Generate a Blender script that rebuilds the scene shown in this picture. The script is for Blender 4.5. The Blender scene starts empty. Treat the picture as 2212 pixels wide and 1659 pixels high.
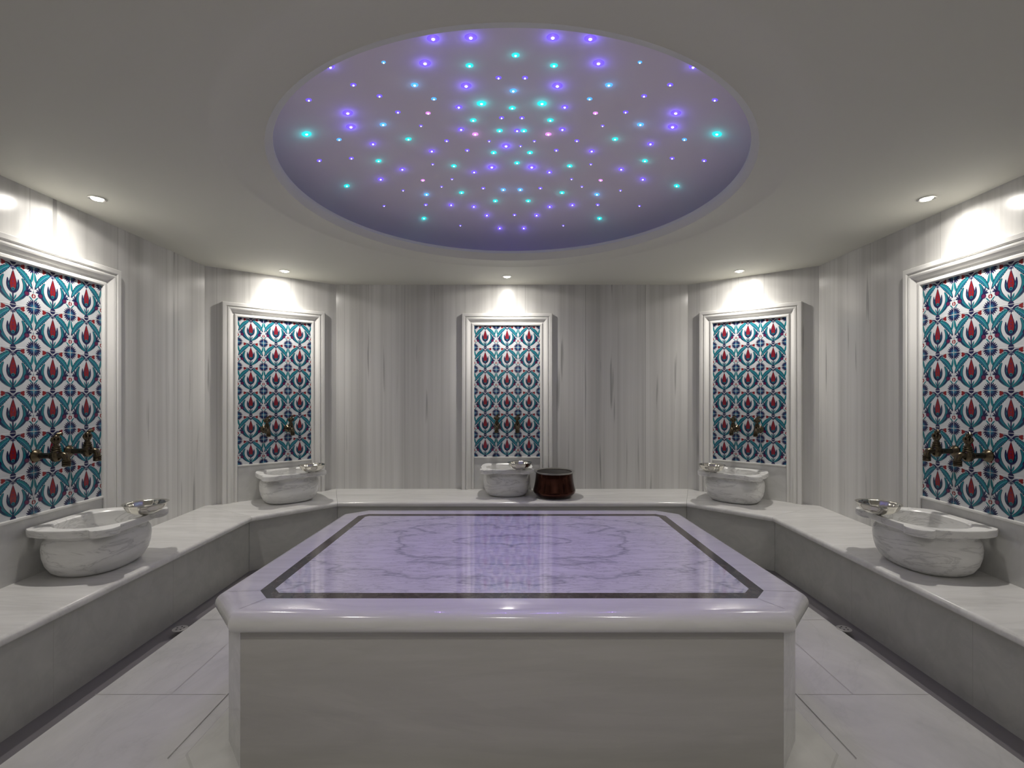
import bpy, bmesh, math, random
from mathutils import Vector, Matrix
random.seed(7)
scene = bpy.context.scene
C = scene.collection
PI = math.pi
sin, cos = math.sin, math.cos

# ------------------------------------------------------------------ camera
F = 1040.0; CX = 1106.0; HY = 847.0; CAM = 1.258
cam = bpy.data.cameras.new('camera'); camo = bpy.data.objects.new('camera', cam); C.objects.link(camo)
camo.location = (0, 0, CAM); camo.rotation_euler = (PI/2, 0, 0)
cam.sensor_width = 36; cam.lens = 36*F/2212; cam.shift_y = (HY-829.5)/2212; cam.clip_start = 0.02
scene.camera = camo
scene.view_settings.view_transform = 'Standard'; scene.view_settings.look = 'None'
scene.view_settings.gamma = 1; scene.view_settings.exposure = 0.68
w = bpy.data.worlds.new('world'); scene.world = w; w.use_nodes = True
w.node_tree.nodes['Background'].inputs[0].default_value = (0, 0, 0, 1)

# ------------------------------------------------------------------ room dimensions (metres)
ZC = 2.248                     # ceiling
ZB = 0.366                     # bench top
ZS = 0.538                     # centre slab top
A = Vector((-1.622, 4.44)); B = Vector((-2.41, 3.775)); K = (2.41-2.335)/(3.775-2.196)
BK = -0.45
def wall_x(y): return -(2.41 - K*(3.775-y))
D0 = Vector((wall_x(BK), BK))
ROOM = [A, Vector((-A.x, A.y)), Vector((-B.x, B.y)), Vector((-D0.x, D0.y)), D0, B]   # clockwise seen from above

# ------------------------------------------------------------------ materials
def newmat(name):
    m = bpy.data.materials.new(name); m.use_nodes = True
    return m, m.node_tree.nodes, m.node_tree.links, m.node_tree.nodes['Principled BSDF']
def setp(p, **k):
    for a, v in k.items():
        n = {'rough': 'Roughness', 'metal': 'Metallic', 'coat': 'Coat Weight', 'coatr': 'Coat Roughness', 'spec': 'Specular IOR Level', 'ior': 'IOR'}[a]
        p.inputs[n].default_value = v
def flat(name, col, rough=.5, metal=0, coat=0, spec=.5):
    m, N, L, p = newmat(name); p.inputs['Base Color'].default_value = (*col, 1)
    setp(p, rough=rough, metal=metal, coat=coat, spec=spec); setp(p, coatr=.08)
    return m
def emis(name, col, s, base=(.6, .6, .6)):
    m, N, L, p = newmat(name); p.inputs['Base Color'].default_value = (*base, 1)
    p.inputs['Emission Color'].default_value = (*col, 1); p.inputs['Emission Strength'].default_value = s
    return m
def mth(N, L, op, a, b=None, c=None):
    n = N.new('ShaderNodeMath'); n.operation = op
    for i, v in enumerate((a, b, c)):
        if v is None: continue
        if isinstance(v, (int, float)): n.inputs[i].default_value = v
        else: L.new(v, n.inputs[i])
    return n.outputs[0]
def coords(N, L, scale=(1, 1, 1), loc=(0, 0, 0), rand=0.0):
    t = N.new('ShaderNodeTexCoord'); mp = N.new('ShaderNodeMapping')
    L.new(t.outputs['Object'], mp.inputs[0]); mp.inputs['Scale'].default_value = scale; mp.inputs['Location'].default_value = loc
    if rand:
        oi = N.new('ShaderNodeObjectInfo'); v = N.new('ShaderNodeVectorMath'); v.operation = 'SCALE'
        cb = N.new('ShaderNodeCombineXYZ')
        for i in range(3): L.new(oi.outputs['Random'], cb.inputs[i])
        L.new(cb.outputs[0], v.inputs[0]); v.inputs['Scale'].default_value = rand
        a = N.new('ShaderNodeVectorMath'); a.operation = 'ADD'; L.new(mp.outputs[0], a.inputs[0]); L.new(v.outputs[0], a.inputs[1])
        return a.outputs[0], t
    return mp.outputs[0], t
def noise(N, L, vec, scale=1, detail=4, rough=.5, dist=0):
    n = N.new('ShaderNodeTexNoise'); L.new(vec, n.inputs['Vector'])
    n.inputs['Scale'].default_value = scale; n.inputs['Detail'].default_value = detail
    n.inputs['Roughness'].default_value = rough; n.inputs['Distortion'].default_value = dist
    return n.outputs[0]
def ramp(N, L, fac, stops):
    r = N.new('ShaderNodeValToRGB'); L.new(fac, r.inputs[0]); e = r.color_ramp.elements
    while len(e) < len(stops): e.new(.5)
    for i, (p, c) in enumerate(stops):
        e[i].position = p; e[i].color = (*c, 1) if hasattr(c, '__len__') else (c, c, c, 1)
    return r.outputs[0]
def mul(N, L, a, b, fac=1):
    m = N.new('ShaderNodeMix'); m.data_type = 'RGBA'; m.blend_type = 'MULTIPLY'; m.inputs[0].default_value = fac
    L.new(a, m.inputs[6]); L.new(b, m.inputs[7]); return m.outputs[2]

# vertically striped marble of the walls: object x runs along the wall, z up
def wall_marble():
    m, N, L, p = newmat('striped_wall_marble')
    v1, t = coords(N, L, (5, 5, .12), rand=40)
    wide = noise(N, L, v1, 1, 3, .55)
    v2, _ = coords(N, L, (24, 24, .25), rand=40)
    fine = noise(N, L, v2, 1, 4, .6)
    v3, _ = coords(N, L, (20, 20, 1.0), rand=60)
    streak = noise(N, L, v3, 1, 2, .5, .1)
    c = ramp(N, L, wide, [(.25, (.50, .495, .475)), (.5, (.645, .64, .622)), (.75, (.77, .765, .745))])
    c = mul(N, L, c, ramp(N, L, fine, [(.3, .86), (.5, .98), (.7, 1.04)]))
    c = mul(N, L, c, ramp(N, L, streak, [(.27, .62), (.34, 1), (1, 1)]))
    # slab tones and hairline joints between slabs 0.55 m wide
    sp = N.new('ShaderNodeSeparateXYZ'); L.new(t.outputs['Object'], sp.inputs[0])
    xs = mth(N, L, 'DIVIDE', mth(N, L, 'ADD', sp.outputs[0], 10*.555+.433), .555)
    fr = mth(N, L, 'FRACT', xs); ab = mth(N, L, 'ABSOLUTE', mth(N, L, 'SUBTRACT', fr, .5))
    joint = mth(N, L, 'GREATER_THAN', ab, .4965)
    wn = N.new('ShaderNodeTexWhiteNoise'); wn.noise_dimensions = '1D'; L.new(mth(N, L, 'FLOOR', xs), wn.inputs['W'])
    c = mul(N, L, c, ramp(N, L, wn.outputs[0], [(0, .86), (1, 1.05)]))
    c = mul(N, L, c, ramp(N, L, joint, [(0, 1.0), (1, .72)]))
    L.new(c, p.inputs['Base Color']); setp(p, rough=.22, spec=.45)
    return m
def grey_marble(name, lo, hi, rough=.2, axis=(1, 6, 6), vein=.72, rand=30, vs=2.5, thr=.40):
    m, N, L, p = newmat(name)
    v1, t = coords(N, L, axis, rand=rand)
    n1 = noise(N, L, v1, vs, 6, .6, .6)
    v2, _ = coords(N, L, axis, (3, 1, 2), rand=rand)
    n2 = noise(N, L, v2, vs*.6, 5, .6, 1.2)
    d = mth(N, L, 'ABSOLUTE', mth(N, L, 'SUBTRACT', n2, .5))
    c = ramp(N, L, n1, [(.3, lo), (.7, hi)])
    c = mul(N, L, c, ramp(N, L, d, [(0, vein), (.025, .96), (.06, 1)]))
    L.new(c, p.inputs['Base Color']); setp(p, rough=rough, spec=.5)
    return m
M_WALL = wall_marble()
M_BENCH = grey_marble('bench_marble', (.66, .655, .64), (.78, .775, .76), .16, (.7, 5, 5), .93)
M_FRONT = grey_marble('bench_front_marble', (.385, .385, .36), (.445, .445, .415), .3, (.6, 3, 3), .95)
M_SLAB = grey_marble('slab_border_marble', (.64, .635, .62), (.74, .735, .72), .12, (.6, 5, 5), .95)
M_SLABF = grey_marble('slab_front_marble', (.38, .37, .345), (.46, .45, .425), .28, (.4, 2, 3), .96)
M_BASIN = grey_marble('veined_basin_marble', (.72, .718, .70), (.86, .858, .84), .3, (2.2, 2.2, 9), .74, vs=2.0)
M_FLOOR0 = None
M_FRAME = flat('frame_marble', (.74, .735, .71), .28)
M_APRON = grey_marble('apron_marble', (.60, .60, .585), (.68, .68, .665), .25, (2, 2, 2), .96)
M_PLASTER = flat('ceiling_plaster', (.66, .655, .585), .75)
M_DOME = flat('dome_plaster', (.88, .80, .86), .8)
M_GUTTER = flat('shaded_gutter_stone', (.17, .16, .17), .45)  # stone darkened: the shade in the gutter channel is put into its colour
M_DARK = flat('hole_black', (.02, .02, .02), .6)
M_STEEL = flat('polished_tin', (.66, .64, .58), .16, 1)
M_BRONZE = flat('aged_bronze', (.115, .093, .062), .25, 1)
M_CHROME = flat('chrome_ring', (.72, .71, .68), .25, 1)
M_BULB = emis('lamp_glass', (1, .96, .88), 22)

def dark_inlay():
    m, N, L, p = newmat('dark_green_brown_marble')
    v, t = coords(N, L, (1, 1, 1))
    n = noise(N, L, v, 22, 6, .65, 1.0)
    c = ramp(N, L, n, [(.3, (.035, .028, .022)), (.55, (.085, .07, .055)), (.66, (.13, .12, .09)), (.78, (.3, .28, .23))])
    L.new(c, p.inputs['Base Color']); setp(p, rough=.12); return m
M_INLAY = dark_inlay()

def bookmatched():
    m, N, L, p = newmat('bookmatched_marble')
    t = N.new('ShaderNodeTexCoord'); sp = N.new('ShaderNodeSeparateXYZ'); L.new(t.outputs['Object'], sp.inputs[0])
    ax = mth(N, L, 'ABSOLUTE', sp.outputs[0])
    cb = N.new('ShaderNodeCombineXYZ'); L.new(ax, cb.inputs[0]); L.new(mth(N, L, 'MULTIPLY', sp.outputs[1], 2.2), cb.inputs[1])
    n1 = noise(N, L, cb.outputs[0], 2.4, 5, .6, .3)
    # oval growth rings round the slab centre, bent by noise
    r2 = mth(N, L, 'SQRT', mth(N, L, 'ADD', mth(N, L, 'POWER', mth(N, L, 'MULTIPLY', ax, .50), 2), mth(N, L, 'POWER', mth(N, L, 'ABSOLUTE', sp.outputs[1]), 2)))
    ph = mth(N, L, 'ADD', mth(N, L, 'MULTIPLY', r2, 32), mth(N, L, 'MULTIPLY', n1, 16))
    s = mth(N, L, 'ADD', mth(N, L, 'MULTIPLY', mth(N, L, 'SINE', ph), .5), .5)
    cb2 = N.new('ShaderNodeCombineXYZ'); L.new(mth(N, L, 'MULTIPLY', ax, 3.0), cb2.inputs[0]); L.new(mth(N, L, 'MULTIPLY', sp.outputs[1], 16), cb2.inputs[1])
    n2 = noise(N, L, cb2.outputs[0], 2.0, 6, .65, .5)
    d2 = mth(N, L, 'ABSOLUTE', mth(N, L, 'SUBTRACT', n2, .5))
    c = ramp(N, L, s, [(0, (.46, .46, .47)), (.02, (.58, .58, .585)), (.10, (.70, .695, .695)), (1, (.735, .73, .73))])
    c = mul(N, L, c, ramp(N, L, d2, [(0, .70), (.025, .92), (.06, 1)]))
    c = mul(N, L, c, ramp(N, L, n2, [(.3, .92), (.5, 1), (.7, 1.02)]))
    L.new(c, p.inputs['Base Color']); setp(p, rough=.05, spec=.7); return m
M_BOOK = bookmatched()

def floor_mat():
    m, N, L, p = newmat('floor_marble')
    v, t = coords(N, L, (1.2, .8, 1))
    n = noise(N, L, v, 3, 6, .6, .8)
    c = ramp(N, L, n, [(.3, (.50, .50, .485)), (.7, (.62, .615, .595))])
    d = mth(N, L, 'ABSOLUTE', mth(N, L, 'SUBTRACT', noise(N, L, v, 1.3, 5, .6, 1.5), .5))
    c = mul(N, L, c, ramp(N, L, d, [(0, .95), (.015, .985), (.03, 1)]))
    L.new(c, p.inputs['Base Color']); setp(p, rough=.22, spec=.5); return m
M_FLOOR = floor_mat()
M_JOINT = flat('floor_joint', (.40, .39, .37), .6)

def pot_mat():
    m, N, L, p = newmat('dark_copper')
    v, t = coords(N, L, (1, 1, 1.5)); n = noise(N, L, v, 9, 4, .6)
    c = ramp(N, L, n, [(.3, (.045, .016, .012)), (.7, (.085, .034, .024))])
    L.new(c, p.inputs['Base Color']); setp(p, rough=.14, metal=1); return m
M_POT = pot_mat()

# ------------------------------------------------------------------ object helpers
def obj(name, bm, mats, parent=None, smooth=False, angle=40):
    me = bpy.data.meshes.new(name)
    bmesh.ops.recalc_face_normals(bm, faces=bm.faces) if smooth is not None else None
    bm.to_mesh(me); bm.free()
    for mt in (mats if isinstance(mats, (list, tuple)) else [mats]): me.materials.append(mt)
    if smooth:
        for f in me.polygons: f.use_smooth = True
        try: me.set_sharp_from_angle(angle=math.radians(angle))
        except Exception: pass
    o = bpy.data.objects.new(name, me); C.objects.link(o)
    if parent: o.parent = parent
    return o
def empty(name, loc=(0, 0, 0), rz=0):
    o = bpy.data.objects.new(name, None); o.empty_display_size = .05; C.objects.link(o)
    o.location = loc; o.rotation_euler = (0, 0, rz); return o
def tag(o, label, cat, group=None):
    o['label'] = label; o['category'] = cat
    if group: o['group'] = group
    return o
def struct(o): o['kind'] = 'structure'; return o
def copy_tree(o, parent=None):
    c = o.copy(); C.objects.link(c)
    if parent is not None: c.parent = parent
    for ch in list(o.children): copy_tree(ch, c)
    return c
def face(bm, vs, mi=0):
    try:
        f = bm.faces.new(vs); f.material_index = mi; return f
    except ValueError: return None
def box(bm, x0, x1, y0, y1, z0, z1, mi=0):
    v = [bm.verts.new(p) for p in ((x0,y0,z0),(x1,y0,z0),(x1,y1,z0),(x0,y1,z0),(x0,y0,z1),(x1,y0,z1),(x1,y1,z1),(x0,y1,z1))]
    for q in ((0,3,2,1),(4,5,6,7),(0,1,5,4),(1,2,6,5),(2,3,7,6),(3,0,4,7)): face(bm, [v[i] for i in q], mi)
def loops(bm, rings, closed=True, cap0=False, cap1=False, mi=0):
    """bridge successive rings of equal length"""
    R = [[bm.verts.new(p) for p in r] for r in rings]
    n = len(R[0])
    for a, b in zip(R, R[1:]):
        for i in range(n if closed else n-1):
            j = (i+1) % n
            face(bm, [a[i], a[j], b[j], b[i]], mi)
    if cap0: face(bm, R[0][::-1], mi)
    if cap1: face(bm, R[-1], mi)
    return R
def lathe(bm, prof, n=40, c=(0, 0, 0), cap0=True, cap1=True, mi=0, M=None):
    rings = []
    for r, z in prof:
        ring = [Vector((r*cos(2*PI*i/n), r*sin(2*PI*i/n), z)) for i in range(n)]
        if M is not None: ring = [M @ q for q in ring]
        rings.append([q+Vector(c) for q in ring])
    return loops(bm, rings, True, cap0, cap1, mi)
def tube(bm, pts, rad, n=14, mi=0):
    pts = [Vector(p) for p in pts]
    if not hasattr(rad, '__len__'): rad = [rad]*len(pts)
    rings = []
    for i, p in enumerate(pts):
        d = (pts[min(i+1, len(pts)-1)]-pts[max(i-1, 0)]).normalized()
        up = Vector((1, 0, 0)) if abs(d.x) < .9 else Vector((0, 1, 0))
        a = d.cross(up).normalized(); b = d.cross(a).normalized()
        rings.append([p+(a*cos(2*PI*k/n)+b*sin(2*PI*k/n))*rad[i] for k in range(n)])
    loops(bm, rings, True, True, True, mi)

# ------------------------------------------------------------------ walls
def wall(name, p, q, z0=-.06, z1=2.30, th=.06):
    """p -> q along the wall with the room on its right-hand side; object x runs along it"""
    d = (q-p); L_ = d.length; ang = math.atan2(d.y, d.x)
    bm = bmesh.new(); box(bm, -L_/2, L_/2, 0, th, z0, z1)
    o = obj(name, bm, M_WALL); mid = (p+q)/2
    o.location = (mid.x, mid.y, 0); o.rotation_euler = (0, 0, ang); return struct(o)
wall('wall_back', ROOM[0], ROOM[1]); wall('wall_back_right', ROOM[1], ROOM[2]); wall('wall_right', ROOM[2], ROOM[3])
wall('wall_front', ROOM[3], ROOM[4]); wall('wall_left', ROOM[4], ROOM[5]); wall('wall_back_left', ROOM[5], ROOM[0])

# ------------------------------------------------------------------ ceiling with the oval dome
DC = 2.449
def hit_poly(ang):
    d = Vector((cos(ang), sin(ang))); o = Vector((0, DC)); best = 1e9
    for i in range(len(ROOM)):
        p = ROOM[i]; e = ROOM[(i+1) % len(ROOM)]-p
        den = d.x*e.y-d.y*e.x
        if abs(den) < 1e-9: continue
        w_ = p-o; t = (w_.x*e.y-w_.y*e.x)/den; s = (w_.x*d.y-w_.y*d.x)/den
        if t > 0 and -1e-6 <= s <= 1+1e-6: best = min(best, t)
    return o+d*best
angs = [2*PI*i/144 for i in range(144)]+[math.atan2(p.y-DC, p.x) % (2*PI) for p in ROOM]
angs = sorted(set(round(a, 5) for a in angs))
def ell(rx, ry, z): return [Vector((rx*cos(a), DC+ry*sin(a), z)) for a in angs]
outer = [Vector((*hit_poly(a), ZC)) for a in angs]
bm = bmesh.new()
RX1, RY1, RX2, RY2 = 1.108, 1.164, 1.088, 1.099
rings = [[Vector((0, DC, ZC))+(p-Vector((0, DC, ZC)))*1.02 for p in outer]]
# faint raised moulding ring round the dome
for (k, dz) in ((1.185, 0), (1.178, -.0018), (1.165, -.0025), (1.152, -.0018), (1.145, 0)):
    rings.append(ell(RX1*k, RY1*k, ZC+dz))
rings += [ell(RX1+.006, RY1+.006, ZC), ell(RX1, RY1, ZC-.003), ell(RX1-.006, RY1-.006, ZC+.002),
          ell(RX2+.004, RY2+.006, ZC+.027), ell(RX2, RY2, ZC+.033), ell(RX2, RY2, ZC+.05), ell(1.362, 1.372, ZC+.05)]
loops(bm, rings)
ceil_o = struct(obj('ceiling', bm, M_PLASTER, smooth=True, angle=35))
bm = bmesh.new()
DRX, DRY, DH, DZ = 1.36, 1.37, .34, ZC+.05
rings = []
for k in range(0, 25):
    a = k/24*PI/2*.995
    rings.append(ell(DRX*cos(a), DRY*cos(a), DZ+DH*sin(a)))
loops(bm, rings, cap1=True)
struct(obj('dome', bm, M_DOME, ceil_o, smooth=True, angle=60))

# ------------------------------------------------------------------ star lights in the dome
def dome_hit(px, py):
    d = Vector(((px-CX)/F, 1, (HY-py)/F)); o = Vector((0, 0, CAM))
    # ((x)/DRX)^2 + ((y-DC)/DRY)^2 + ((z-DZ)/DH)^2 = 1
    s = Vector((1/DRX, 1/DRY, 1/DH)); oc = o-Vector((0, DC, DZ))
    a = Vector((d.x*s.x, d.y*s.y, d.z*s.z)); b = Vector((oc.x*s.x, oc.y*s.y, oc.z*s.z))
    A_, B_, C_ = a.dot(a), 2*a.dot(b), b.dot(b)-1
    disc = B_*B_-4*A_*C_
    if disc < 0: return None
    t = (-B_+math.sqrt(disc))/(2*A_); p = o+d*t
    g = Vector((p.x/DRX**2, (p.y-DC)/DRY**2, (p.z-DZ)/DH**2)).normalized()
    return p, -g
S6 = '''1133,160VL 1378,152VL 463,344VM 810,314CX 1080,320VL 1370,335TM 613,461VS 1012,462CM 1348,468VL 1559,415VS
322,560VS 783,534VS 1138,553CS 1448,583TL 576,645VL 597,735VL 1300,606VM 903,639VS 1100,646PS 1053,728VX 807,720CM 308,782TL
1394,692TM 1579,676VS 1566,760TM 1315,752VM 1407,783PM 1221,826VS 1498,828VX 520,818CS 741,846VM 972,815TM 1124,893VM 1355,888VS
1527,903TM 391,955VS 600,940VS 777,957TM 1130,979VX 1268,990TM 1515,998VL 1400,1030VM 932,1012VM 791,1077VM 1066,1084PS 1256,1076VX
570,1120TM 1188,1125VX 937,1150VX 1090,1176CM 1318,1164TM 1459,1135VS 1590,1145CM 1538,1218TM 813,1251VX 1085,1243VS 1250,1244VM
1398,1255VM 1073,1332TM 1310,1379VX 1483,1312VM 1567,1396VM'''.split()
SOLO = '''1670,268TM 1655,500CM 1648,612TM 1608,860VL 1680,760VM 1680,970TM 1663,1309VS 1702,860VX'''.split()
stars = []
for s in S6+SOLO:
    xy, kind = s[:-2], s[-2:]; x, y = map(float, xy.split(','))
    px, py = 560+x/3.016, 30+y/3.016
    stars.append((px, py, kind))
    if s in S6: stars.append((2211-px, py, kind))
COL = {'V': ((.13, .065, 1.0), 'violet-blue'), 'T': ((.0, .60, .56), 'teal'), 'C': ((.06, .36, 1.0), 'pale blue'), 'P': ((.62, .22, .75), 'pink')}
SZ = {'L': (.0235, .0070, 'large'), 'M': (.0165, .0052, 'medium'), 'S': (.0125, .0038, 'small'), 'X': (.0085, .0028, 'tiny')}
M_ST = {k: emis('star_halo_'+v[1].replace('-', '_').replace(' ', '_'), v[0], .9, (.12, .12, .2)) for k, v in COL.items()}  # emissive ring round each lens, standing in for the halo of its glow
M_CORE = {'V': emis('star_lens_violet', (.80, .76, 1), 2.4), 'T': emis('star_lens_teal', (.45, 1, .98), 1.8), 'C': emis('star_lens_blue', (.6, .9, 1), 2.2), 'P': emis('star_lens_pink', (1, .8, 1), 2)}
protos = {}
info = []
for px, py, kd in stars:
    h = dome_hit(px, py)
    if not h: continue
    p, nrm = h
    # clock face as the photo shows the dome, and distance from its middle
    u, v = (px-1105.5)/517, (300-py)/250
    hr = round((math.degrees(math.atan2(u, v)) % 360)/30) % 12 or 12
    rr = math.hypot(u, v); zone = 'close to the middle' if rr < .4 else ('halfway out' if rr < .72 else 'near the rim')
    info.append([kd, hr, zone, rr, p, nrm, px])
buckets = {}
for it in info: buckets.setdefault((it[0], it[1], it[2]), []).append(it)
WORDS = {12: 'twelve', 1: 'one', 2: 'two', 3: 'three', 4: 'four', 5: 'five', 6: 'six', 7: 'seven', 8: 'eight', 9: 'nine', 10: 'ten', 11: 'eleven'}
for key, its in buckets.items():
    its.sort(key=lambda t: t[3])
    for k, it in enumerate(its):
        if len(its) == 1: extra = ''
        elif len(its) == 2: extra = (', the inner of two', ', the outer of two')[k]
        else: extra = (', the innermost', ', second from the middle', ', third from the middle', ', fourth from the middle', ', fifth from the middle', ', sixth from the middle')[k]
        it.append('%s %s star light %s, at %s o\'clock%s' % (SZ[it[0][1]][2], COL[it[0][0]][1], it[2], WORDS[it[1]], extra))
for kd, hr, zone, rr, p, nrm, px, label in info:
    if kd not in protos:
        R_, r_, _ = SZ[kd[1]]
        bm = bmesh.new(); lathe(bm, [(R_, 0), (R_, .0012), (R_*.8, .0025), (r_, .003)], 20)
        o = obj('star_light', bm, M_ST[kd[0]], smooth=True)
        bm = bmesh.new(); lathe(bm, [(r_, .002), (r_*.9, .0045), (r_*.6, .0062), (.0005, .007)], 16)
        obj('lens', bm, M_CORE[kd[0]], o, smooth=True); protos[kd] = o
    else: o = copy_tree(protos[kd])
    o.location = p-nrm*.0003
    o.rotation_mode = 'QUATERNION'; o.rotation_quaternion = nrm.to_track_quat('Z', 'Y')
    tag(o, label, 'star light', COL[kd[0]][1]+' star lights in the dome')
# the light those LEDs give: small coloured lamps right below the bigger stars
def lamp(name, typ, loc, e, col, **k):
    l = bpy.data.lights.new(name, typ); l.energy = e; l.color = col
    for a, v_ in k.items(): setattr(l, a, v_)
    o = bpy.data.objects.new(name, l); C.objects.link(o); o.location = loc; return o
for kd, hr, zone, rr, p, nrm, px, label in info:
    e = {'L': .040, 'M': .013}.get(kd[1])
    if e:
        c = {'V': (.16, .09, 1), 'T': (.02, .5, .5), 'C': (.08, .3, .7), 'P': (.35, .15, .45)}[kd[0]]
        lamp('star_glow', 'POINT', p+nrm*.022, e, c, shadow_soft_size=.004)
        if kd == 'VL': sb = lamp('star_beam', 'SPOT', p+nrm*.02, 2.6, (.34, .17, 1), spot_size=math.radians(74), spot_blend=1, shadow_soft_size=.01); sb.rotation_mode = 'QUATERNION'; sb.rotation_quaternion = (-(nrm+Vector((0, 0, -.8)))).to_track_quat('Z', 'Y')

# ------------------------------------------------------------------ recessed downlights
def downlight(x, y, label):
    r = empty('recessed_downlight', (x, y, ZC))
    bm = bmesh.new(); lathe(bm, [(.040, .0), (.040, -.004), (.034, -.006), (.027, -.003), (.027, .002)], 32, cap0=False, cap1=False)
    obj('trim_ring', bm, M_CHROME, r, smooth=True)
    bm = bmesh.new(); lathe(bm, [(.0275, -.0015), (.022, -.008), (.012, -.011), (.001, -.012)], 24)
    obj('lamp_lens', bm, M_BULB, r, smooth=True)
    tag(r, label, 'ceiling spotlight', 'recessed ceiling spotlights')
    return r
SPOTS = [(-2.118, 2.459, 'round recessed ceiling spotlight above the near left tiled niche'),
         (-1.855, 3.93, 'round recessed ceiling spotlight above the far left tiled niche'),
         (-.043, 4.12, 'round recessed ceiling spotlight above the middle niche of the back wall'),
         (1.855, 3.93, 'round recessed ceiling spotlight above the far right tiled niche'),
         (2.118, 2.459, 'round recessed ceiling spotlight above the near right tiled niche')]
def soft_beam(l):
    """soft downward beam with weak spill to the sides"""
    l.use_nodes = True; N = l.node_tree.nodes; L = l.node_tree.links; e = N['Emission']
    t = N.new('ShaderNodeTexCoord'); sp = N.new('ShaderNodeSeparateXYZ'); L.new(t.outputs['Normal'], sp.inputs[0])
    z = mth(N, L, 'ABSOLUTE', sp.outputs[2])
    f = ramp(N, L, z, [(0, 0), (.10, 0), (.22, .04), (.42, .06), (.62, .11), (.80, .25), (.93, .46), (1, .52)])
    L.new(mth(N, L, 'MULTIPLY', f, 3.0), e.inputs['Strength'])
for x, y, lb in SPOTS:
    downlight(x, y, lb)
    o = lamp('downlight_beam', 'SPOT', (x, y, ZC-.02), 19, (1, .95, .885), spot_size=math.radians(168), spot_blend=.2, shadow_soft_size=.02)
    soft_beam(o.data)
    wn_ = Vector((0, 1)) if abs(x) < .1 else (Vector((math.copysign(.645, x), .764)) if y > 3 else Vector((math.copysign(1, x), 0)))
    tl = math.radians(12 if y > 3 else 4)
    o.rotation_mode = 'QUATERNION'; o.rotation_quaternion = Vector((-wn_.x*sin(tl), -wn_.y*sin(tl), cos(tl))).to_track_quat('Z', 'Y')
    # part of the lamp's light that its reflector throws onto the wall beside it
    o = lamp('wall_wash_beam', 'SPOT', (x, y, ZC-.02), 2.2 if abs(x) < .1 else (1.3 if y > 3 else 2.0), (1, .96, .90), spot_size=math.radians(94), spot_blend=1, shadow_soft_size=.02)
    o.rotation_mode = 'QUATERNION'; o.rotation_quaternion = Vector((-wn_.x*.70, -wn_.y*.70, .70)).to_track_quat('Z', 'Y')
# unseen fill lamps added behind the camera, placed to light the slab front
for x, y in ((-.95, .25), (.95, .25), (0, -.1)):
    lamp('rear_fill_beam', 'SPOT', (x, y, ZC-.02), 16, (1, .95, .885), spot_size=math.radians(140), spot_blend=.8, shadow_soft_size=.04)

# ------------------------------------------------------------------ bench round the room
LIP = [Vector((-1.842, BK)), Vector((-1.865, 3.45)), Vector((-1.415, 3.90)), Vector((1.415, 3.90)), Vector((1.865, 3.45)), Vector((1.842, BK))]
WL = [D0, B, A, Vector((-A.x, A.y)), Vector((-B.x, B.y)), Vector((-D0.x, D0.y))]
def offs(pl, d):
    """offset open polyline towards the room centre by d (keeps the end points' y)"""
    out = []
    cen = Vector((0, 2.2))
    def seg(i):
        p, q = pl[i], pl[i+1]; t = (q-p).normalized(); n = Vector((t.y, -t.x))
        if n.dot(cen-p) < 0: n = -n
        return p+n*d, t
    for i in range(len(pl)):
        if i == 0: p, t = seg(0); out.append(Vector((p.x, pl[0].y)))
        elif i == len(pl)-1: p, t = seg(i-1); out.append(Vector((p.x, pl[-1].y)))
        else:
            p1, t1 = seg(i-1); p2, t2 = seg(i); den = t1.x*t2.y-t1.y*t2.x
            s = ((p2-p1).x*t2.y-(p2-p1).y*t2.x)/den; out.append(p1+t1*s)
    return out
bench = empty('marble_bench', (0, 3.9, 0))
tag(bench, 'pale grey marble bench running round the walls, wrapping the whole room', 'bench')
def local(o, par):
    for v in o.data.vertices: v.co -= par.location
    return o
TH = .040
prof = [(.0, ZB-TH*.5)]                      # (distance in from lip, z)
prof = [(.02-.02*sin(a), ZB-.02+.02*cos(a)) for a in [PI*i/12 for i in range(13)]]   # bullnose
prof = [(1.0, ZB)]+prof+[(1.0, ZB-TH)]       # 1.0 flags the wall line
for i in range(5):
    bm = bmesh.new(); ends = []
    g = .0008
    for a, b in ((i, i+1), (i+1, i)):
        t = (LIP[b]-LIP[a]).normalized()
        l = LIP[a]+t*g; wq = WL[a]+(WL[b]-WL[a]).normalized()*g; e = (wq-l)
        dep = e.length
        ends.append([Vector((*(l+e*(1 if d == 1.0 else d/dep)), z)) for d, z in prof])
    loops(bm, ends, True, True, True)
    local(obj('seat_slab', bm, M_BENCH, bench, smooth=True, angle=30), bench)
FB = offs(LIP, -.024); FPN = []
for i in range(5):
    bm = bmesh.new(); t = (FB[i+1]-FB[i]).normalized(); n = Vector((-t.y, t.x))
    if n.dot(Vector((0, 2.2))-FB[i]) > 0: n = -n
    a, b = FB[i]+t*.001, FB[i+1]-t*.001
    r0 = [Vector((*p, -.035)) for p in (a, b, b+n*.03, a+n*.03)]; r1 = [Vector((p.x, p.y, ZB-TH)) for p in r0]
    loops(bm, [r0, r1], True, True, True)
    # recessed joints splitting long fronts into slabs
    o = local(obj('front_panel', bm, M_FRONT, bench), bench); FPN.append(o)
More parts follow.
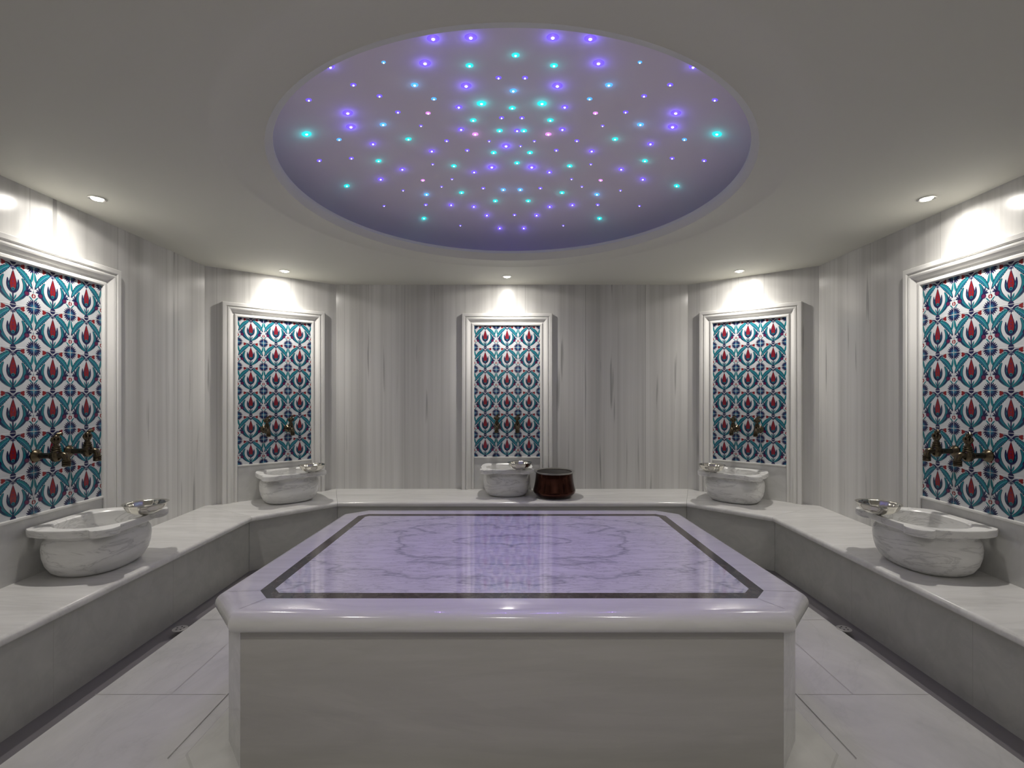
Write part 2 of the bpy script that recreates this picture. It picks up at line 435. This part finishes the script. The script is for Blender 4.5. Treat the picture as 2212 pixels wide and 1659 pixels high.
for i, ts in ((0, (.62, .80)), (4, (.38, .20)), (2, (.33, .67))):
    for tt in ts:
        p = FB[i].lerp(FB[i+1], tt); t = (FB[i+1]-FB[i]).normalized()*.001
        n = Vector((-t.y, t.x)).normalized()
        if n.dot(Vector((0, 2.2))-p) < 0: n = -n
        bm = bmesh.new()
        r0 = [Vector((*q, -.03)) for q in (p-t, p+t, p+t+n*.0006, p-t+n*.0006)]
        loops(bm, [r0, [Vector((q.x, q.y, ZB-TH)) for q in r0]], True, True, True)
        local(obj('joint', bm, M_JOINT, FPN[i]), bench)

# ------------------------------------------------------------------ floor, wall gutter and the groove round the slab
G1 = offs(LIP, .088); G2 = offs(LIP, .128)
def ringpts(pl, z): return [Vector((p.x, p.y, z)) for p in pl]
RING = []
def octo(x1, x2, yf1, yf2, yb1, yb2, z):      # half widths and y's of a chamfered rectangle
    return [Vector(p) for p in ((-x1, yf1, z), (-x1, yb1, z), (-x2, yb2, z), (x2, yb2, z), (x1, yb1, z), (x1, yf1, z), (x2, yf2, z), (-x2, yf2, z))]
bm = bmesh.new()
edge = ringpts(G2, 0)
# close the floor to the front with two helper points so both rings have 8 points
outer8 = edge+[Vector((.9, BK, 0)), Vector((-.9, BK, 0))]
ra = octo(1.185, 1.02, 1.655, 1.485, 3.03, 3.19, 0)
rb = octo(1.185, 1.02, 1.655, 1.485, 3.03, 3.19, -.005)
rc = octo(1.137, 1.00, 1.675, 1.533, 3.01, 3.142, -.005)
rd = octo(1.130, .997, 1.678, 1.540, 3.007, 3.136, 0)
re = octo(.90, .80, 1.8, 1.75, 2.8, 2.9, 0)
loops(bm, [outer8, ra, rb, rc, rd, re], cap1=True)
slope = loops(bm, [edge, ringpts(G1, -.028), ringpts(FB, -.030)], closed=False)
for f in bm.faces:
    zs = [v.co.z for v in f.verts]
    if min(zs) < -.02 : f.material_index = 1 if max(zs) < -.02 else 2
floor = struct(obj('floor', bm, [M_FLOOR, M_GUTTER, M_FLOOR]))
def floor_joint(x0, y0, x1, y1, wdt=.003):
    p, q = Vector((x0, y0)), Vector((x1, y1)); t = (q-p).normalized(); n = Vector((-t.y, t.x))*wdt/2
    bm = bmesh.new(); vs = [bm.verts.new((*v_, .0006)) for v_ in (p-n, q-n, q+n, p+n)]; face(bm, vs)
    o = obj('floor_joint', bm, M_JOINT, floor); return o
for s in (-1, 1):
    floor_joint(s*1.42, 2.005, s*1.43, 3.62, .004)
    floor_joint(s*1.19, 2.003, s*1.735, 2.003); floor_joint(s*1.19, 2.66, s*1.735, 2.66); floor_joint(s*1.19, 3.2, s*1.70, 3.2)
    floor_joint(s*1.185, 1.2, s*1.735, 1.2)
# small drains in the gutter edge
for s, sd in ((-1, 'left'), (1, 'right')):
    d = empty('floor_drain', (s*1.765, 2.56, 0))
    bm = bmesh.new(); lathe(bm, [(.036, .0), (.036, .0015), (.030, .002)], 28); obj('grate', bm, M_JOINT, d)
    for k in range(5):
        bm = bmesh.new(); lathe(bm, [(.0045, .0021), (.0045, .0026)], 12, c=(.018*cos(k*1.257+.4), .018*sin(k*1.257+.4), 0)); obj('hole', bm, M_DARK, d)
    tag(d, 'small round drain with black holes in the %s floor gutter' % sd, 'drain', 'gutter drains')

# ------------------------------------------------------------------ the heated centre slab
slab = empty('massage_slab', (0, 2.32, 0))
tag(slab, 'large raised marble massage slab with dark inlaid border in the middle of the room', 'marble slab')
SK = .976
LO = [Vector(p)*SK for p in ((-.945, 1.60), (-1.09, 1.767), (-1.037, 2.93), (-.904, 3.034), (.904, 3.034), (1.037, 2.93), (1.09, 1.767), (.945, 1.60))]
cen = Vector((0, 2.32))
def inset(pl, d):
    out = []; n_ = len(pl)
    def seg(i):
        p, q = pl[i % n_], pl[(i+1) % n_]; t = (q-p).normalized(); n = Vector((t.y, -t.x))
        if n.dot(cen-p) < 0: n = -n
        return p+n*d, t
    for i in range(n_):
        p1, t1 = seg(i-1); p2, t2 = seg(i); den = t1.x*t2.y-t1.y*t2.x
        s = ((p2-p1).x*t2.y-(p2-p1).y*t2.x)/den; out.append(p1+t1*s)
    return out
def P3(pl, z): return [Vector((p.x, p.y, z)) for p in pl]
IN0 = [Vector(p)*SK for p in ((-.878, 1.722), (-.936, 1.79), (-.916, 2.868), (-.869, 2.914), (.869, 2.914), (.916, 2.868), (.936, 1.79), (.878, 1.722))]
IN1 = inset(IN0, .046)
R_ = .0375
bm = bmesh.new()
rings = [P3(IN0, ZS-.03), P3(IN0, ZS)]
for i in range(11):
    a = PI*i/10; rings.append(P3(inset(LO, R_-R_*sin(a)), ZS-R_+R_*cos(a)))
rings.append(P3(inset(LO, .20), ZS-2*R_))
loops(bm, rings)
top = local(obj('rim_slab', bm, M_SLAB, slab, smooth=True, angle=28), slab)
# hairline mitre joints of the rim at the corners
for i in range(8):
    p, q = IN0[i], inset(LO, R_)[i]; t = (q-p).normalized(); n = Vector((-t.y, t.x))*.0009
    bm = bmesh.new(); vs = [bm.verts.new((v_.x, v_.y, ZS+.0004)) for v_ in (p-n, q-n, q+n, p+n)]; face(bm, vs)
    local(obj('joint', bm, M_JOINT, top), slab)
bm = bmesh.new(); loops(bm, [P3(IN0, ZS-.03), P3(IN0, ZS-.0002), P3(IN1, ZS-.0002), P3(IN1, ZS-.03)])
local(obj('border_inlay', bm, M_INLAY, slab), slab)
bm = bmesh.new(); loops(bm, [P3(IN1, ZS-.03), P3(IN1, ZS)], cap0=True, cap1=True)
local(obj('marble_inset', bm, M_BOOK, slab), slab)
BODY = inset(LO, .040)
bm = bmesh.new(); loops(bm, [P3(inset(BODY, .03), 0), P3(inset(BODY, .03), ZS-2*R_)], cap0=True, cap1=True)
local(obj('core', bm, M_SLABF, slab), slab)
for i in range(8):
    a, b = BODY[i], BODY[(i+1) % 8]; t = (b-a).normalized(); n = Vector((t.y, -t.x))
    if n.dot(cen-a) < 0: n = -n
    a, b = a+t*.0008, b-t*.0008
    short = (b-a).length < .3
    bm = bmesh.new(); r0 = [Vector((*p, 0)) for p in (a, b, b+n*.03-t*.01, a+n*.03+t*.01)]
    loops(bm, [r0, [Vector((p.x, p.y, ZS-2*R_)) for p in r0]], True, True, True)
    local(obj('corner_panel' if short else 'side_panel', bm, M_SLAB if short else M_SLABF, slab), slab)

# ------------------------------------------------------------------ painted tile panel (unit tile motif, clipped to the tile)
def clip(poly):
    for ax, lim, sg in ((0, 0, 1), (0, 1, -1), (1, 0, 1), (1, 1, -1)):
        out = []
        for i in range(len(poly)):
            p, q = poly[i-1], poly[i]
            ip, iq = sg*(p[ax]-lim) >= 0, sg*(q[ax]-lim) >= 0
            if ip != iq:
                t = (lim-p[ax])/(q[ax]-p[ax]); out.append((p[0]+(q[0]-p[0])*t, p[1]+(q[1]-p[1])*t))
            if iq: out.append(q)
        poly = out
        if not poly: return []
    return poly
WH, TE, NV, RD, LT, BL, MR, GR = range(8)
def bez(p0, p1, p2, n):
    return [((1-t)**2*p0[0]+2*t*(1-t)*p1[0]+t*t*p2[0], (1-t)**2*p0[1]+2*t*(1-t)*p1[1]+t*t*p2[1]) for t in [i/n for i in range(n+1)]]
def ribbon(sp, wf):
    L_, R2 = [], []
    for i, p in enumerate(sp):
        a, b = sp[max(i-1, 0)], sp[min(i+1, len(sp)-1)]
        dx, dy = b[0]-a[0], b[1]-a[1]; l = math.hypot(dx, dy) or 1
        wl, wr = wf(i/(len(sp)-1), i)
        L_.append((p[0]-dy/l*wl, p[1]+dx/l*wl)); R2.append((p[0]+dy/l*wr, p[1]-dx/l*wr))
    return L_, R2
shapes = []                         # (list of convex-ish polys, material, layer)
def add_ribbon(sp, wf, mi, layer):
    L_, R2 = ribbon(sp, wf)
    for i in range(len(sp)-1): shapes.append(([L_[i], R2[i], R2[i+1], L_[i+1]], mi, layer))
def disc(x, y, r, mi, layer, ry=None, n=16):
    shapes.append(([(x+r*cos(2*PI*i/n), y+(ry or r)*sin(2*PI*i/n)) for i in range(n)], mi, layer))
def fan(x, y, r0, r1, n, mi, layer):           # serrated rosette
    for i in range(n):
        a = 2*PI*i/n; da = PI/n*.95
        shapes.append(([(x+r0*cos(a-da), y+r0*sin(a-da)), (x+r1*cos(a-da*.3), y+r1*sin(a-da*.3)), (x+r1*cos(a+da*.3), y+r1*sin(a+da*.3)), (x+r0*cos(a+da), y+r0*sin(a+da)), (x, y)], mi, layer))
def both(fn):
    n0 = len(shapes); fn()
    for poly, mi, l in shapes[n0:]: shapes.append(([(1-x, y) for x, y in poly][::-1], mi, l)) if True else None
def sym(fn):
    global shapes
    keep = shapes; shapes = []; fn(); new = shapes; shapes = keep
    shapes += new+[([(1-x, y) for x, y in poly][::-1], mi, l) for poly, mi, l in new]
leafw = lambda w_, p=.8: (lambda t, i: (w_*max(sin(PI*t), 0)**p,)*2)
def serr(w_):
    return lambda t, i: (w_*max(sin(PI*min(t*1.0, 1)), 0)**.7*(1.0 if i % 2 else .84), w_*max(sin(PI*t), 0)**.7*(1.0 if i % 2 else .9))
# corner rosettes
for cx_ in (0, 1):
    for cy_ in (0, 1):
        fan(cx_, cy_, .145, .195, 22, NV, 1); disc(cx_, cy_, .148, NV, 2, n=22); fan(cx_, cy_, .07, .115, 12, BL, 3); disc(cx_, cy_, .05, LT, 4); disc(cx_, cy_, .028, NV, 5)
def left_half():
    # little horns and red bead above the lower rosette
    add_ribbon(bez((.035, .16), (.06, .23), (.125, .265), 6), leafw(.017), TE, 2)
    disc(0, .285, .052, RD, 2, .055); disc(0, .28, .022, WH, 3, .024)
    add_ribbon(bez((0, .33), (.01, .38), (0, .42), 4), leafw(.012), TE, 2)
    # stems running down from the upper rosette
    add_ribbon(bez((.02, .84), (.03, .70), (.085, .58), 8), lambda t, i: (.017+.016*sin(PI*t),)*2, TE, 2)
    add_ribbon(bez((.085, .60), (.13, .52), (.19, .38), 6), lambda t, i: (.012, .012), NV, 2)
    # big serrated leaf
    sp = bez((.46, .885), (.21, .80), (.025, .44), 18)
    add_ribbon(sp, serr(.080), NV, 2.6); add_ribbon(sp[1:-1], serr(.064), TE, 3); add_ribbon(sp[2:-2], lambda t, i: (.008,)*2, LT, 5)
    add_ribbon(sp[2:-2], lambda t, i: (.004+.034*sin(PI*t), -.010*sin(PI*t)), BL, 4)
    add_ribbon(sp[3:-3], lambda t, i: (-.012-.012*sin(PI*t), .030+.03*sin(PI*t)), LT, 4) if False else None
    # ogee leaf round the tulip
    sp = bez((.488, .065), (.02, .31), (.285, .65), 18)
    add_ribbon(sp, lambda t, i: (.016+.034*sin(PI*t)**.9, .018+.064*sin(PI*t)**.8), NV, 4.6)
    add_ribbon(sp, lambda t, i: (.008+.030*sin(PI*t)**.9, .010+.058*sin(PI*t)**.8), TE, 5)
    add_ribbon(sp[2:-2], lambda t, i: (.004+.034*sin(PI*t), .006*sin(PI*t)), NV, 6)
    add_ribbon(sp[3:-6], lambda t, i: (-.030*sin(PI*t), .046*sin(PI*t)), BL, 6)
    # berries with calyx
    disc(.175, .325, .068, NV, 7); disc(.17, .315, .046, MR, 8)
    add_ribbon(bez((.17, .37), (.10, .40), (.045, .385), 5), leafw(.022), NV, 7)
    add_ribbon(bez((.17, .36), (.14, .46), (.12, .51), 5), leafw(.018), NV, 7)
    add_ribbon(bez((.16, .38), (.10, .43), (.07, .46), 5), leafw(.014), NV, 7)
    # red carnations on curled stems at the top
    add_ribbon(bez((.455, .87), (.41, .96), (.30, .935), 8), lambda t, i: (.026*(1-t*.6),)*2, NV, 5)
    add_ribbon(bez((.44, .855), (.37, .905), (.30, .905), 6), leafw(.015), TE, 5)
    shapes.append(([(.32, .960), (.235, .985), (.220, .95), (.235, .925), (.215, .90), (.25, .865), (.32, .910)], RD, 6))
    add_ribbon(bez((.5, .90), (.46, .88), (.455, .82), 4), lambda t, i: (.010, .010), NV, 6)
    # leaflets at the stem foot
    add_ribbon(bez((.495, .10), (.45, .17), (.425, .25), 6), leafw(.019), TE, 7)
    # tulip sepals
    add_ribbon(bez((.49, .27), (.355, .36), (.375, .60), 8), lambda t, i: (.008+.026*sin(PI*t), .010+.034*sin(PI*t)), NV, 7)
    add_ribbon(bez((.47, .31), (.385, .38), (.39, .52), 8), lambda t, i: (.012*sin(PI*t),)*2, TE, 8)
sym(left_half)
add_ribbon([(.5, .04), (.5, .34)], lambda t, i: (.016, .016), NV, 7)
shapes.append(([(.5, .27), (.565, .31), (.60, .41), (.59, .53), (.55, .66), (.52, .76), (.5, .80), (.48, .76), (.45, .66), (.41, .53), (.40, .41), (.435, .31)], NV, 8))
shapes.append(([(.5, .33), (.55, .37), (.573, .46), (.562, .58), (.53, .69), (.5, .79), (.47, .69), (.438, .58), (.427, .46), (.45, .37)], RD, 9))
disc(.5, .36, .040, TE, 10); disc(.5, .36, .018, NV, 11)
for yy in (.45, .53, .61): disc(.5, yy, .020, MR, 10, .026)
disc(.5, 0, .072, NV, 8); disc(.5, 1, .072, NV, 8)
shapes.append(([(.5, .91), (.54, .85), (.5, .80), (.46, .85)], WH, 6)); shapes.append(([(.5, .885), (.528, .84), (.5, .79), (.472, .84)], NV, 7))
TILE_M = [flat('glaze_white', (.56, .58, .60), .10), flat('glaze_teal', (.012, .165, .20), .10), flat('glaze_navy', (.016, .018, .07), .10),
          flat('glaze_red', (.22, .014, .017), .10), flat('glaze_pale_teal', (.06, .28, .33), .10), flat('glaze_blue', (.018, .085, .19), .10),
          flat('glaze_maroon', (.13, .015, .06), .10), flat('tile_grout', (.80, .80, .80), .4)]
PT = .2008; PZ0 = 1.267-3*PT
def make_panel():
    bm = bmesh.new()
    def q(x, z, y): return bm.verts.new((x, y, z))
    W_ = 3*PT
    vs = [q(-W_/2, 0, 0), q(-W_/2, 6*PT, 0), q(W_/2, 6*PT, 0), q(W_/2, 0, 0)]; face(bm, vs[::-1], WH)
    cl = [(clip(poly), mi, l) for poly, mi, l in shapes]
    cl = [(p, mi, l) for p, mi, l in cl if len(p) > 2]
    for i in range(3):
        for j in range(6):
            ox, oz = -W_/2+i*PT, j*PT
            for poly, mi, l in cl:
                face(bm, [q(ox+x*PT, oz+y*PT, -.00007*(l+1)) for x, y in poly], mi)
    g = .0009
    for i in range(1, 3): face(bm, [q(-W_/2+i*PT+a, b, -.0010) for a, b in ((-g, 0), (g, 0), (g, 6*PT), (-g, 6*PT))], GR)
    for j in range(1, 6): face(bm, [q(a, j*PT+b, -.0010) for a, b in ((-W_/2, -g), (W_/2, -g), (W_/2, g), (-W_/2, g))], GR)
    me = bpy.data.meshes.new('tile_panel')
    for f in bm.faces:
        f.normal_update()
        if f.normal.y > 0: f.normal_flip()
    bm.to_mesh(me); bm.free()
    for m_ in TILE_M: me.materials.append(m_)
    return me
PANEL = make_panel()

# ------------------------------------------------------------------ niches: frame, tiles, apron (local: x right along the wall, -y into the room)
FP = [(0, 0), (0, .036), (.004, .040), (.026, .040), (.030, .036), (.031, .030), (.035, .030), (.040, .038), (.048, .040), (.056, .037), (.064, .028), (.074, .017),
      (.084, .013), (.088, .013), (.089, .020), (.094, .024), (.106, .024), (.110, .020), (.112, .010)]
def niche(mid, d, hw, label):
    rz = math.atan2(d.y, d.x)
    r = empty('tiled_niche', (mid.x, mid.y, ZB), rz)
    tag(r, label, 'tiled wall niche', 'tiled niches in marble frames')
    ow = hw+.112; top_ = PZ0+6*PT+.110-ZB
    bm = bmesh.new(); R0 = []
    for (sx, z, mt) in ((-1, 0, 0), (-1, top_, 1), (1, top_, 1), (1, 0, 0)):
        R0.append([Vector((sx*(ow-w_), -h, z-(w_ if mt else 0))) for w_, h in FP])
    loops(bm, R0, closed=False)
    obj('marble_frame', bm, M_FRAME, r, smooth=True, angle=24)
    t = bpy.data.objects.new('tile_panel', PANEL); C.objects.link(t); t.parent = r
    t.location = (0, -.009, PZ0-ZB); t.scale = (hw/(1.5*PT), 1, 1)
    bm = bmesh.new(); box(bm, -hw, hw, -.014, 0, 0, PZ0-ZB-.012); obj('apron', bm, M_APRON, r)
    bm = bmesh.new(); box(bm, -hw, hw, -.026, 0, PZ0-ZB-.012, PZ0-ZB)
    bmesh.ops.bevel(bm, geom=[e for e in bm.edges], offset=.002, segments=2, affect='EDGES')
    obj('ledge', bm, M_FRAME, r)
    return r

# ------------------------------------------------------------------ wash basin (local: origin on wall at bench level, -y into the room)
HALF = [(.185, .002), (.212, .03), (.236, .10), (.243, .19), (.237, .27), (.224, .322), (.241, .332), (.246, .352), (.236, .384), (.205, .410), (.172, .417), (.150, .413), (.146, .392), (.10, .398), (.05, .402)]
RIM = [(x, y) for x, y in HALF]+[(0, .403)]+[(-x, y) for x, y in HALF[::-1]]
def resample(poly, n, c):
    """radial resample so inner ovals and this outline share their point count"""
    out = []
    for k in range(n):
        a = 2*PI*k/n; d = (cos(a), sin(a)); best = None
        for i in range(len(poly)):
            p, q = poly[i-1], poly[i]; ex, ey = q[0]-p[0], q[1]-p[1]; den = d[0]*ey-d[1]*ex
            if abs(den) < 1e-9: continue
            wx, wy = p[0]-c[0], p[1]-c[1]; t = (wx*ey-wy*ex)/den; s = (wx*d[1]-wy*d[0])/den
            if t > 0 and -1e-6 <= s <= 1+1e-6: best = t if best is None else max(best, t)
        out.append((c[0]+d[0]*best, c[1]+d[1]*best))
    return out
BC = (0, .205); NB = 160
RIMP = resample(RIM, NB, BC)
def oval(rx, ry, cy, z, e=2.4, n=NB):
    out = []
    for k in range(n):
        a = 2*PI*k/n; cc, ss = cos(a), sin(a)
        out.append(Vector((rx*math.copysign(abs(cc)**(2/e), cc), -(cy+ry*math.copysign(abs(ss)**(2/e), ss)), z)))
    return out
HB = .243
def scale_rim(k, z): return [Vector((BC[0]+(x-BC[0])*k, -(BC[1]+(y-BC[1])*k), z)) for x, y in RIMP]
def basin_protos():
    r = empty('wash_basin')
    bm = bmesh.new()
    rings = [scale_rim(.86, HB-.037), scale_rim(.97, HB-.036), scale_rim(.995, HB-.030), scale_rim(1, HB-.006), scale_rim(.99, HB)]
    rings += [oval(.196, .170, .212, HB), oval(.190, .164, .212, HB-.006), oval(.187, .161, .212, HB-.04), oval(.182, .156, .212, HB-.10), oval(.168, .143, .211, HB-.145), oval(.13, .11, .21, HB-.172), oval(.06, .05, .21, HB-.180)]
    loops(bm, rings, cap0=False, cap1=True)
    obj('rim', bm, M_BASIN, r, smooth=True, angle=35)
    bm = bmesh.new(); cy = .198
    rings = [oval(.158, .128, cy, 0, 2.2), oval(.172, .140, cy, .004, 2.3), oval(.192, .160, cy, .022, 2.5), oval(.208, .176, cy, .055, 2.6), oval(.216, .184, cy, .095, 2.7),
             oval(.219, .187, cy, .135, 2.7), oval(.216, .184, cy, .165, 2.7), oval(.206, .176, cy, .183, 2.6), oval(.202, .172, cy, .190, 2.6), oval(.208, .178, cy, HB-.040, 2.6), oval(.207, .176, cy, HB-.036, 2.6)]
    loops(bm, rings, cap0=True)
    obj('body', bm, M_BASIN, r, smooth=True, angle=60)
    return r
def bowl_proto():
    bm = bmesh.new()
    lathe(bm, [(.030, 0), (.034, .002), (.060, .010), (.080, .024), (.091, .042), (.094, .052), (.103, .058), (.104, .0595), (.101, .060), (.092, .0545), (.088, .043), (.076, .026), (.058, .0135), (.03, .006), (.012, .007), (.006, .012), (.001, .0125)], 56)
    # repousse lobes
    for v in bm.verts:
        a = math.atan2(v.co.y, v.co.x); r = math.hypot(v.co.x, v.co.y)
        if .05 < r < .10 and .006 < v.co.z < .056:
            k = 1+.018*cos(a*14); v.co.x *= k; v.co.y *= k
    return obj('metal_bowl', bm, M_STEEL, smooth=True, angle=50)
def faucet_proto():
    r = empty('bronze_faucet')
    M_ = Matrix.Rotation(PI/2, 4, 'X')      # lathe axis z -> -y (into the room)
    bm = bmesh.new(); lathe(bm, [(.031, -.001), (.031, .004), (.027, .008), (.024, .014), (.016, .020), (.012, .024)], 28, M=M_); obj('flange', bm, M_BRONZE, r, smooth=True)
    bm = bmesh.new(); lathe(bm, [(.0145, .018), (.0135, .04), (.0145, .066), (.018, .072), (.018, .082), (.012, .09)], 20, M=M_); obj('arm', bm, M_BRONZE, r, smooth=True)
    bm = bmesh.new(); c = (0, -.095, 0)
    lathe(bm, [(.007, -.030), (.016, -.026), (.023, -.013), (.0245, 0), (.023, .012), (.019, .020), (.0215, .023), (.0215, .027), (.017, .030), (.0195, .033), (.0195, .037), (.015, .040), (.017, .043), (.017, .047), (.012, .050), (.010, .058)], 24, c=c)
    obj('valve_body', bm, M_BRONZE, r, smooth=True)
    bm = bmesh.new()
    tube(bm, [(0, -.105, .0), (0, -.122, .004), (0, -.136, .0), (0, -.143, -.012), (0, -.144, -.026)], [.016, .0165, .016, .0152, .0148], 18)
    lathe(bm, [(.0145, -.022), (.0185, -.024), (.0185, -.029), (.0155, -.031), (.018, -.033), (.018, -.038), (.0155, -.040), (.018, -.042), (.0172, -.052), (.011, -.053), (.011, -.045)], 20, c=(0, -.144, 0))
    obj('spout', bm, M_BRONZE, r, smooth=True)
    # ornate cast handle: leaf-shaped wings with a curled tip
    bm = bmesh.new(); y0 = -.095
    lathe(bm, [(.008, .055), (.014, .060), (.016, .070), (.012, .080), (.015, .088), (.011, .098), (.003, .103)], 18, c=(0, y0, 0))
    tube(bm, [(0, y0, .092), (.006, y0-.004, .103), (.016, y0-.006, .110), (.024, y0-.006, .106), (.026, y0-.006, .099)], [.010, .010, .008, .006, .004], 12)
    for s in (-1, 1):
        tube(bm, [(0, y0, .066), (s*.014, y0, .070), (s*.022, y0, .078), (s*.020, y0, .087), (s*.012, y0, .088)], [.008, .0085, .0075, .006, .004], 12)
        tube(bm, [(0, y0, .068), (0, y0+s*.012, .072), (0, y0+s*.019, .080), (0, y0+s*.016, .088)], [.006, .006, .005, .003], 12)
    obj('handle', bm, M_BRONZE, r, smooth=True)
    return r
NICHES = [
    (Vector((wall_x(2.45), 2.45)), (B-D0).normalized(), .307, 'near left', 'left', .02, .075),
    ((A+B)/2, (A-B).normalized(), .289, 'far left', 'far left', .05, .125),
    (Vector((-.045, 4.44)), Vector((1, 0)), .302, 'middle', 'back', 0, .11),
    (Vector((-(A+B).x/2, (A+B).y/2)), Vector((B.x-A.x, A.y-B.y)).normalized()*-1, .289, 'far right', 'far right', -.05, -.125),
    (Vector((-wall_x(2.45), 2.45)), Vector((-D0.x+B.x, D0.y-B.y)).normalized(), .307, 'near right', 'right', -.02, -.075)]
first = {}
for mid, d, hw, nm, wallname, boff, bowl_off in NICHES:
    n = Vector((d.y, -d.x))
    niche(mid, d, hw, {'near left': 'blue and red floral tile niche on the left wall, cut by the photo edge',
        'far left': 'white framed floral tile niche on the angled wall left of the back wall',
        'middle': 'white framed floral tile niche in the middle of the back wall',
        'far right': 'white framed floral tile niche on the angled wall right of the back wall',
        'near right': 'blue and red floral tile niche on the right wall, cut by the photo edge'}[nm])
    rz = math.atan2(d.y, d.x)
    # basin
    if 'basin' not in first: first['basin'] = bs = basin_protos()
    else: bs = copy_tree(first['basin'])
    p = mid+d*boff+n*.026
    bs.location = (p.x, p.y, ZB); bs.rotation_euler = (0, 0, rz)
    if nm == 'middle': bs.scale = (.93, 1, 1)
    tag(bs, 'carved veined marble wash basin on the bench below the %s tiled niche' % nm, 'wash basin', 'marble wash basins on the bench')
    # metal bowl on the basin rim
    if 'bowl' not in first: first['bowl'] = bw = bowl_proto()
    else: bw = copy_tree(first['bowl'])
    q = p+d*bowl_off+n*.375
    bw.location = (q.x, q.y, ZB+HB+.0004); bw.rotation_euler = (0, 0, rz+.3)
    tag(bw, 'shallow silver metal bowl standing on the rim of the %s marble basin' % nm, 'metal bowl', 'metal bowls on the basins')
    # pair of taps
    for k, s in ((0, -1), (1, 1)):
        if 'tap' not in first: first['tap'] = tp = faucet_proto()
        else: tp = copy_tree(first['tap'])
        g = mid+d*(s*.093)+n*.0105
        tp.location = (g.x, g.y, CAM-.312); tp.rotation_euler = (0, 0, rz)
        tag(tp, 'aged bronze faucet on the %s tiled niche, the %s one of its pair' % (nm, 'left' if s < 0 else 'right'), 'faucet', 'bronze faucets in pairs on the tiled niches')

# ------------------------------------------------------------------ copper pot on the back bench
pot = empty('copper_pot', (.362, 4.125, ZB))
tag(pot, 'dark reddish copper pot with silvery rim on the bench right of the middle basin', 'pot')
bm = bmesh.new()
lathe(bm, [(.001, .002), (.12, .0), (.142, .006), (.160, .020), (.178, .040), (.181, .048), (.180, .060), (.172, .090), (.165, .125), (.160, .165), (.158, .200), (.159, .212),
           (.153, .212), (.152, .200), (.154, .165), (.158, .125), (.165, .090), (.172, .060), (.150, .025), (.12, .012), (.001, .010)], 72, cap0=False, cap1=False)
for f in bm.faces:
    c_ = f.calc_center_median(); rr_ = math.hypot(c_.x, c_.y)
    f.material_index = 0
obj('pot_body', bm, M_POT, pot, smooth=True, angle=50)
bm = bmesh.new()
lathe(bm, [(.1515, .207), (.150, .214), (.158, .2175), (.172, .219), (.173, .2165), (.160, .213), (.1595, .205)], 72, cap0=False, cap1=False)
obj('rim', bm, flat('worn_tin_rim', (.42, .41, .39), .35, .9), pot, smooth=True, angle=50)
bm = bmesh.new(); lathe(bm, [(.1518, .206), (.1505, .165), (.1545, .125), (.162, .088), (.169, .060), (.148, .027), (.12, .0135), (.001, .0115)], 72, cap0=False, cap1=True)
obj('lining', bm, flat('dull_tin_lining', (.30, .29, .275), .45, .6), pot, smooth=True, angle=50)
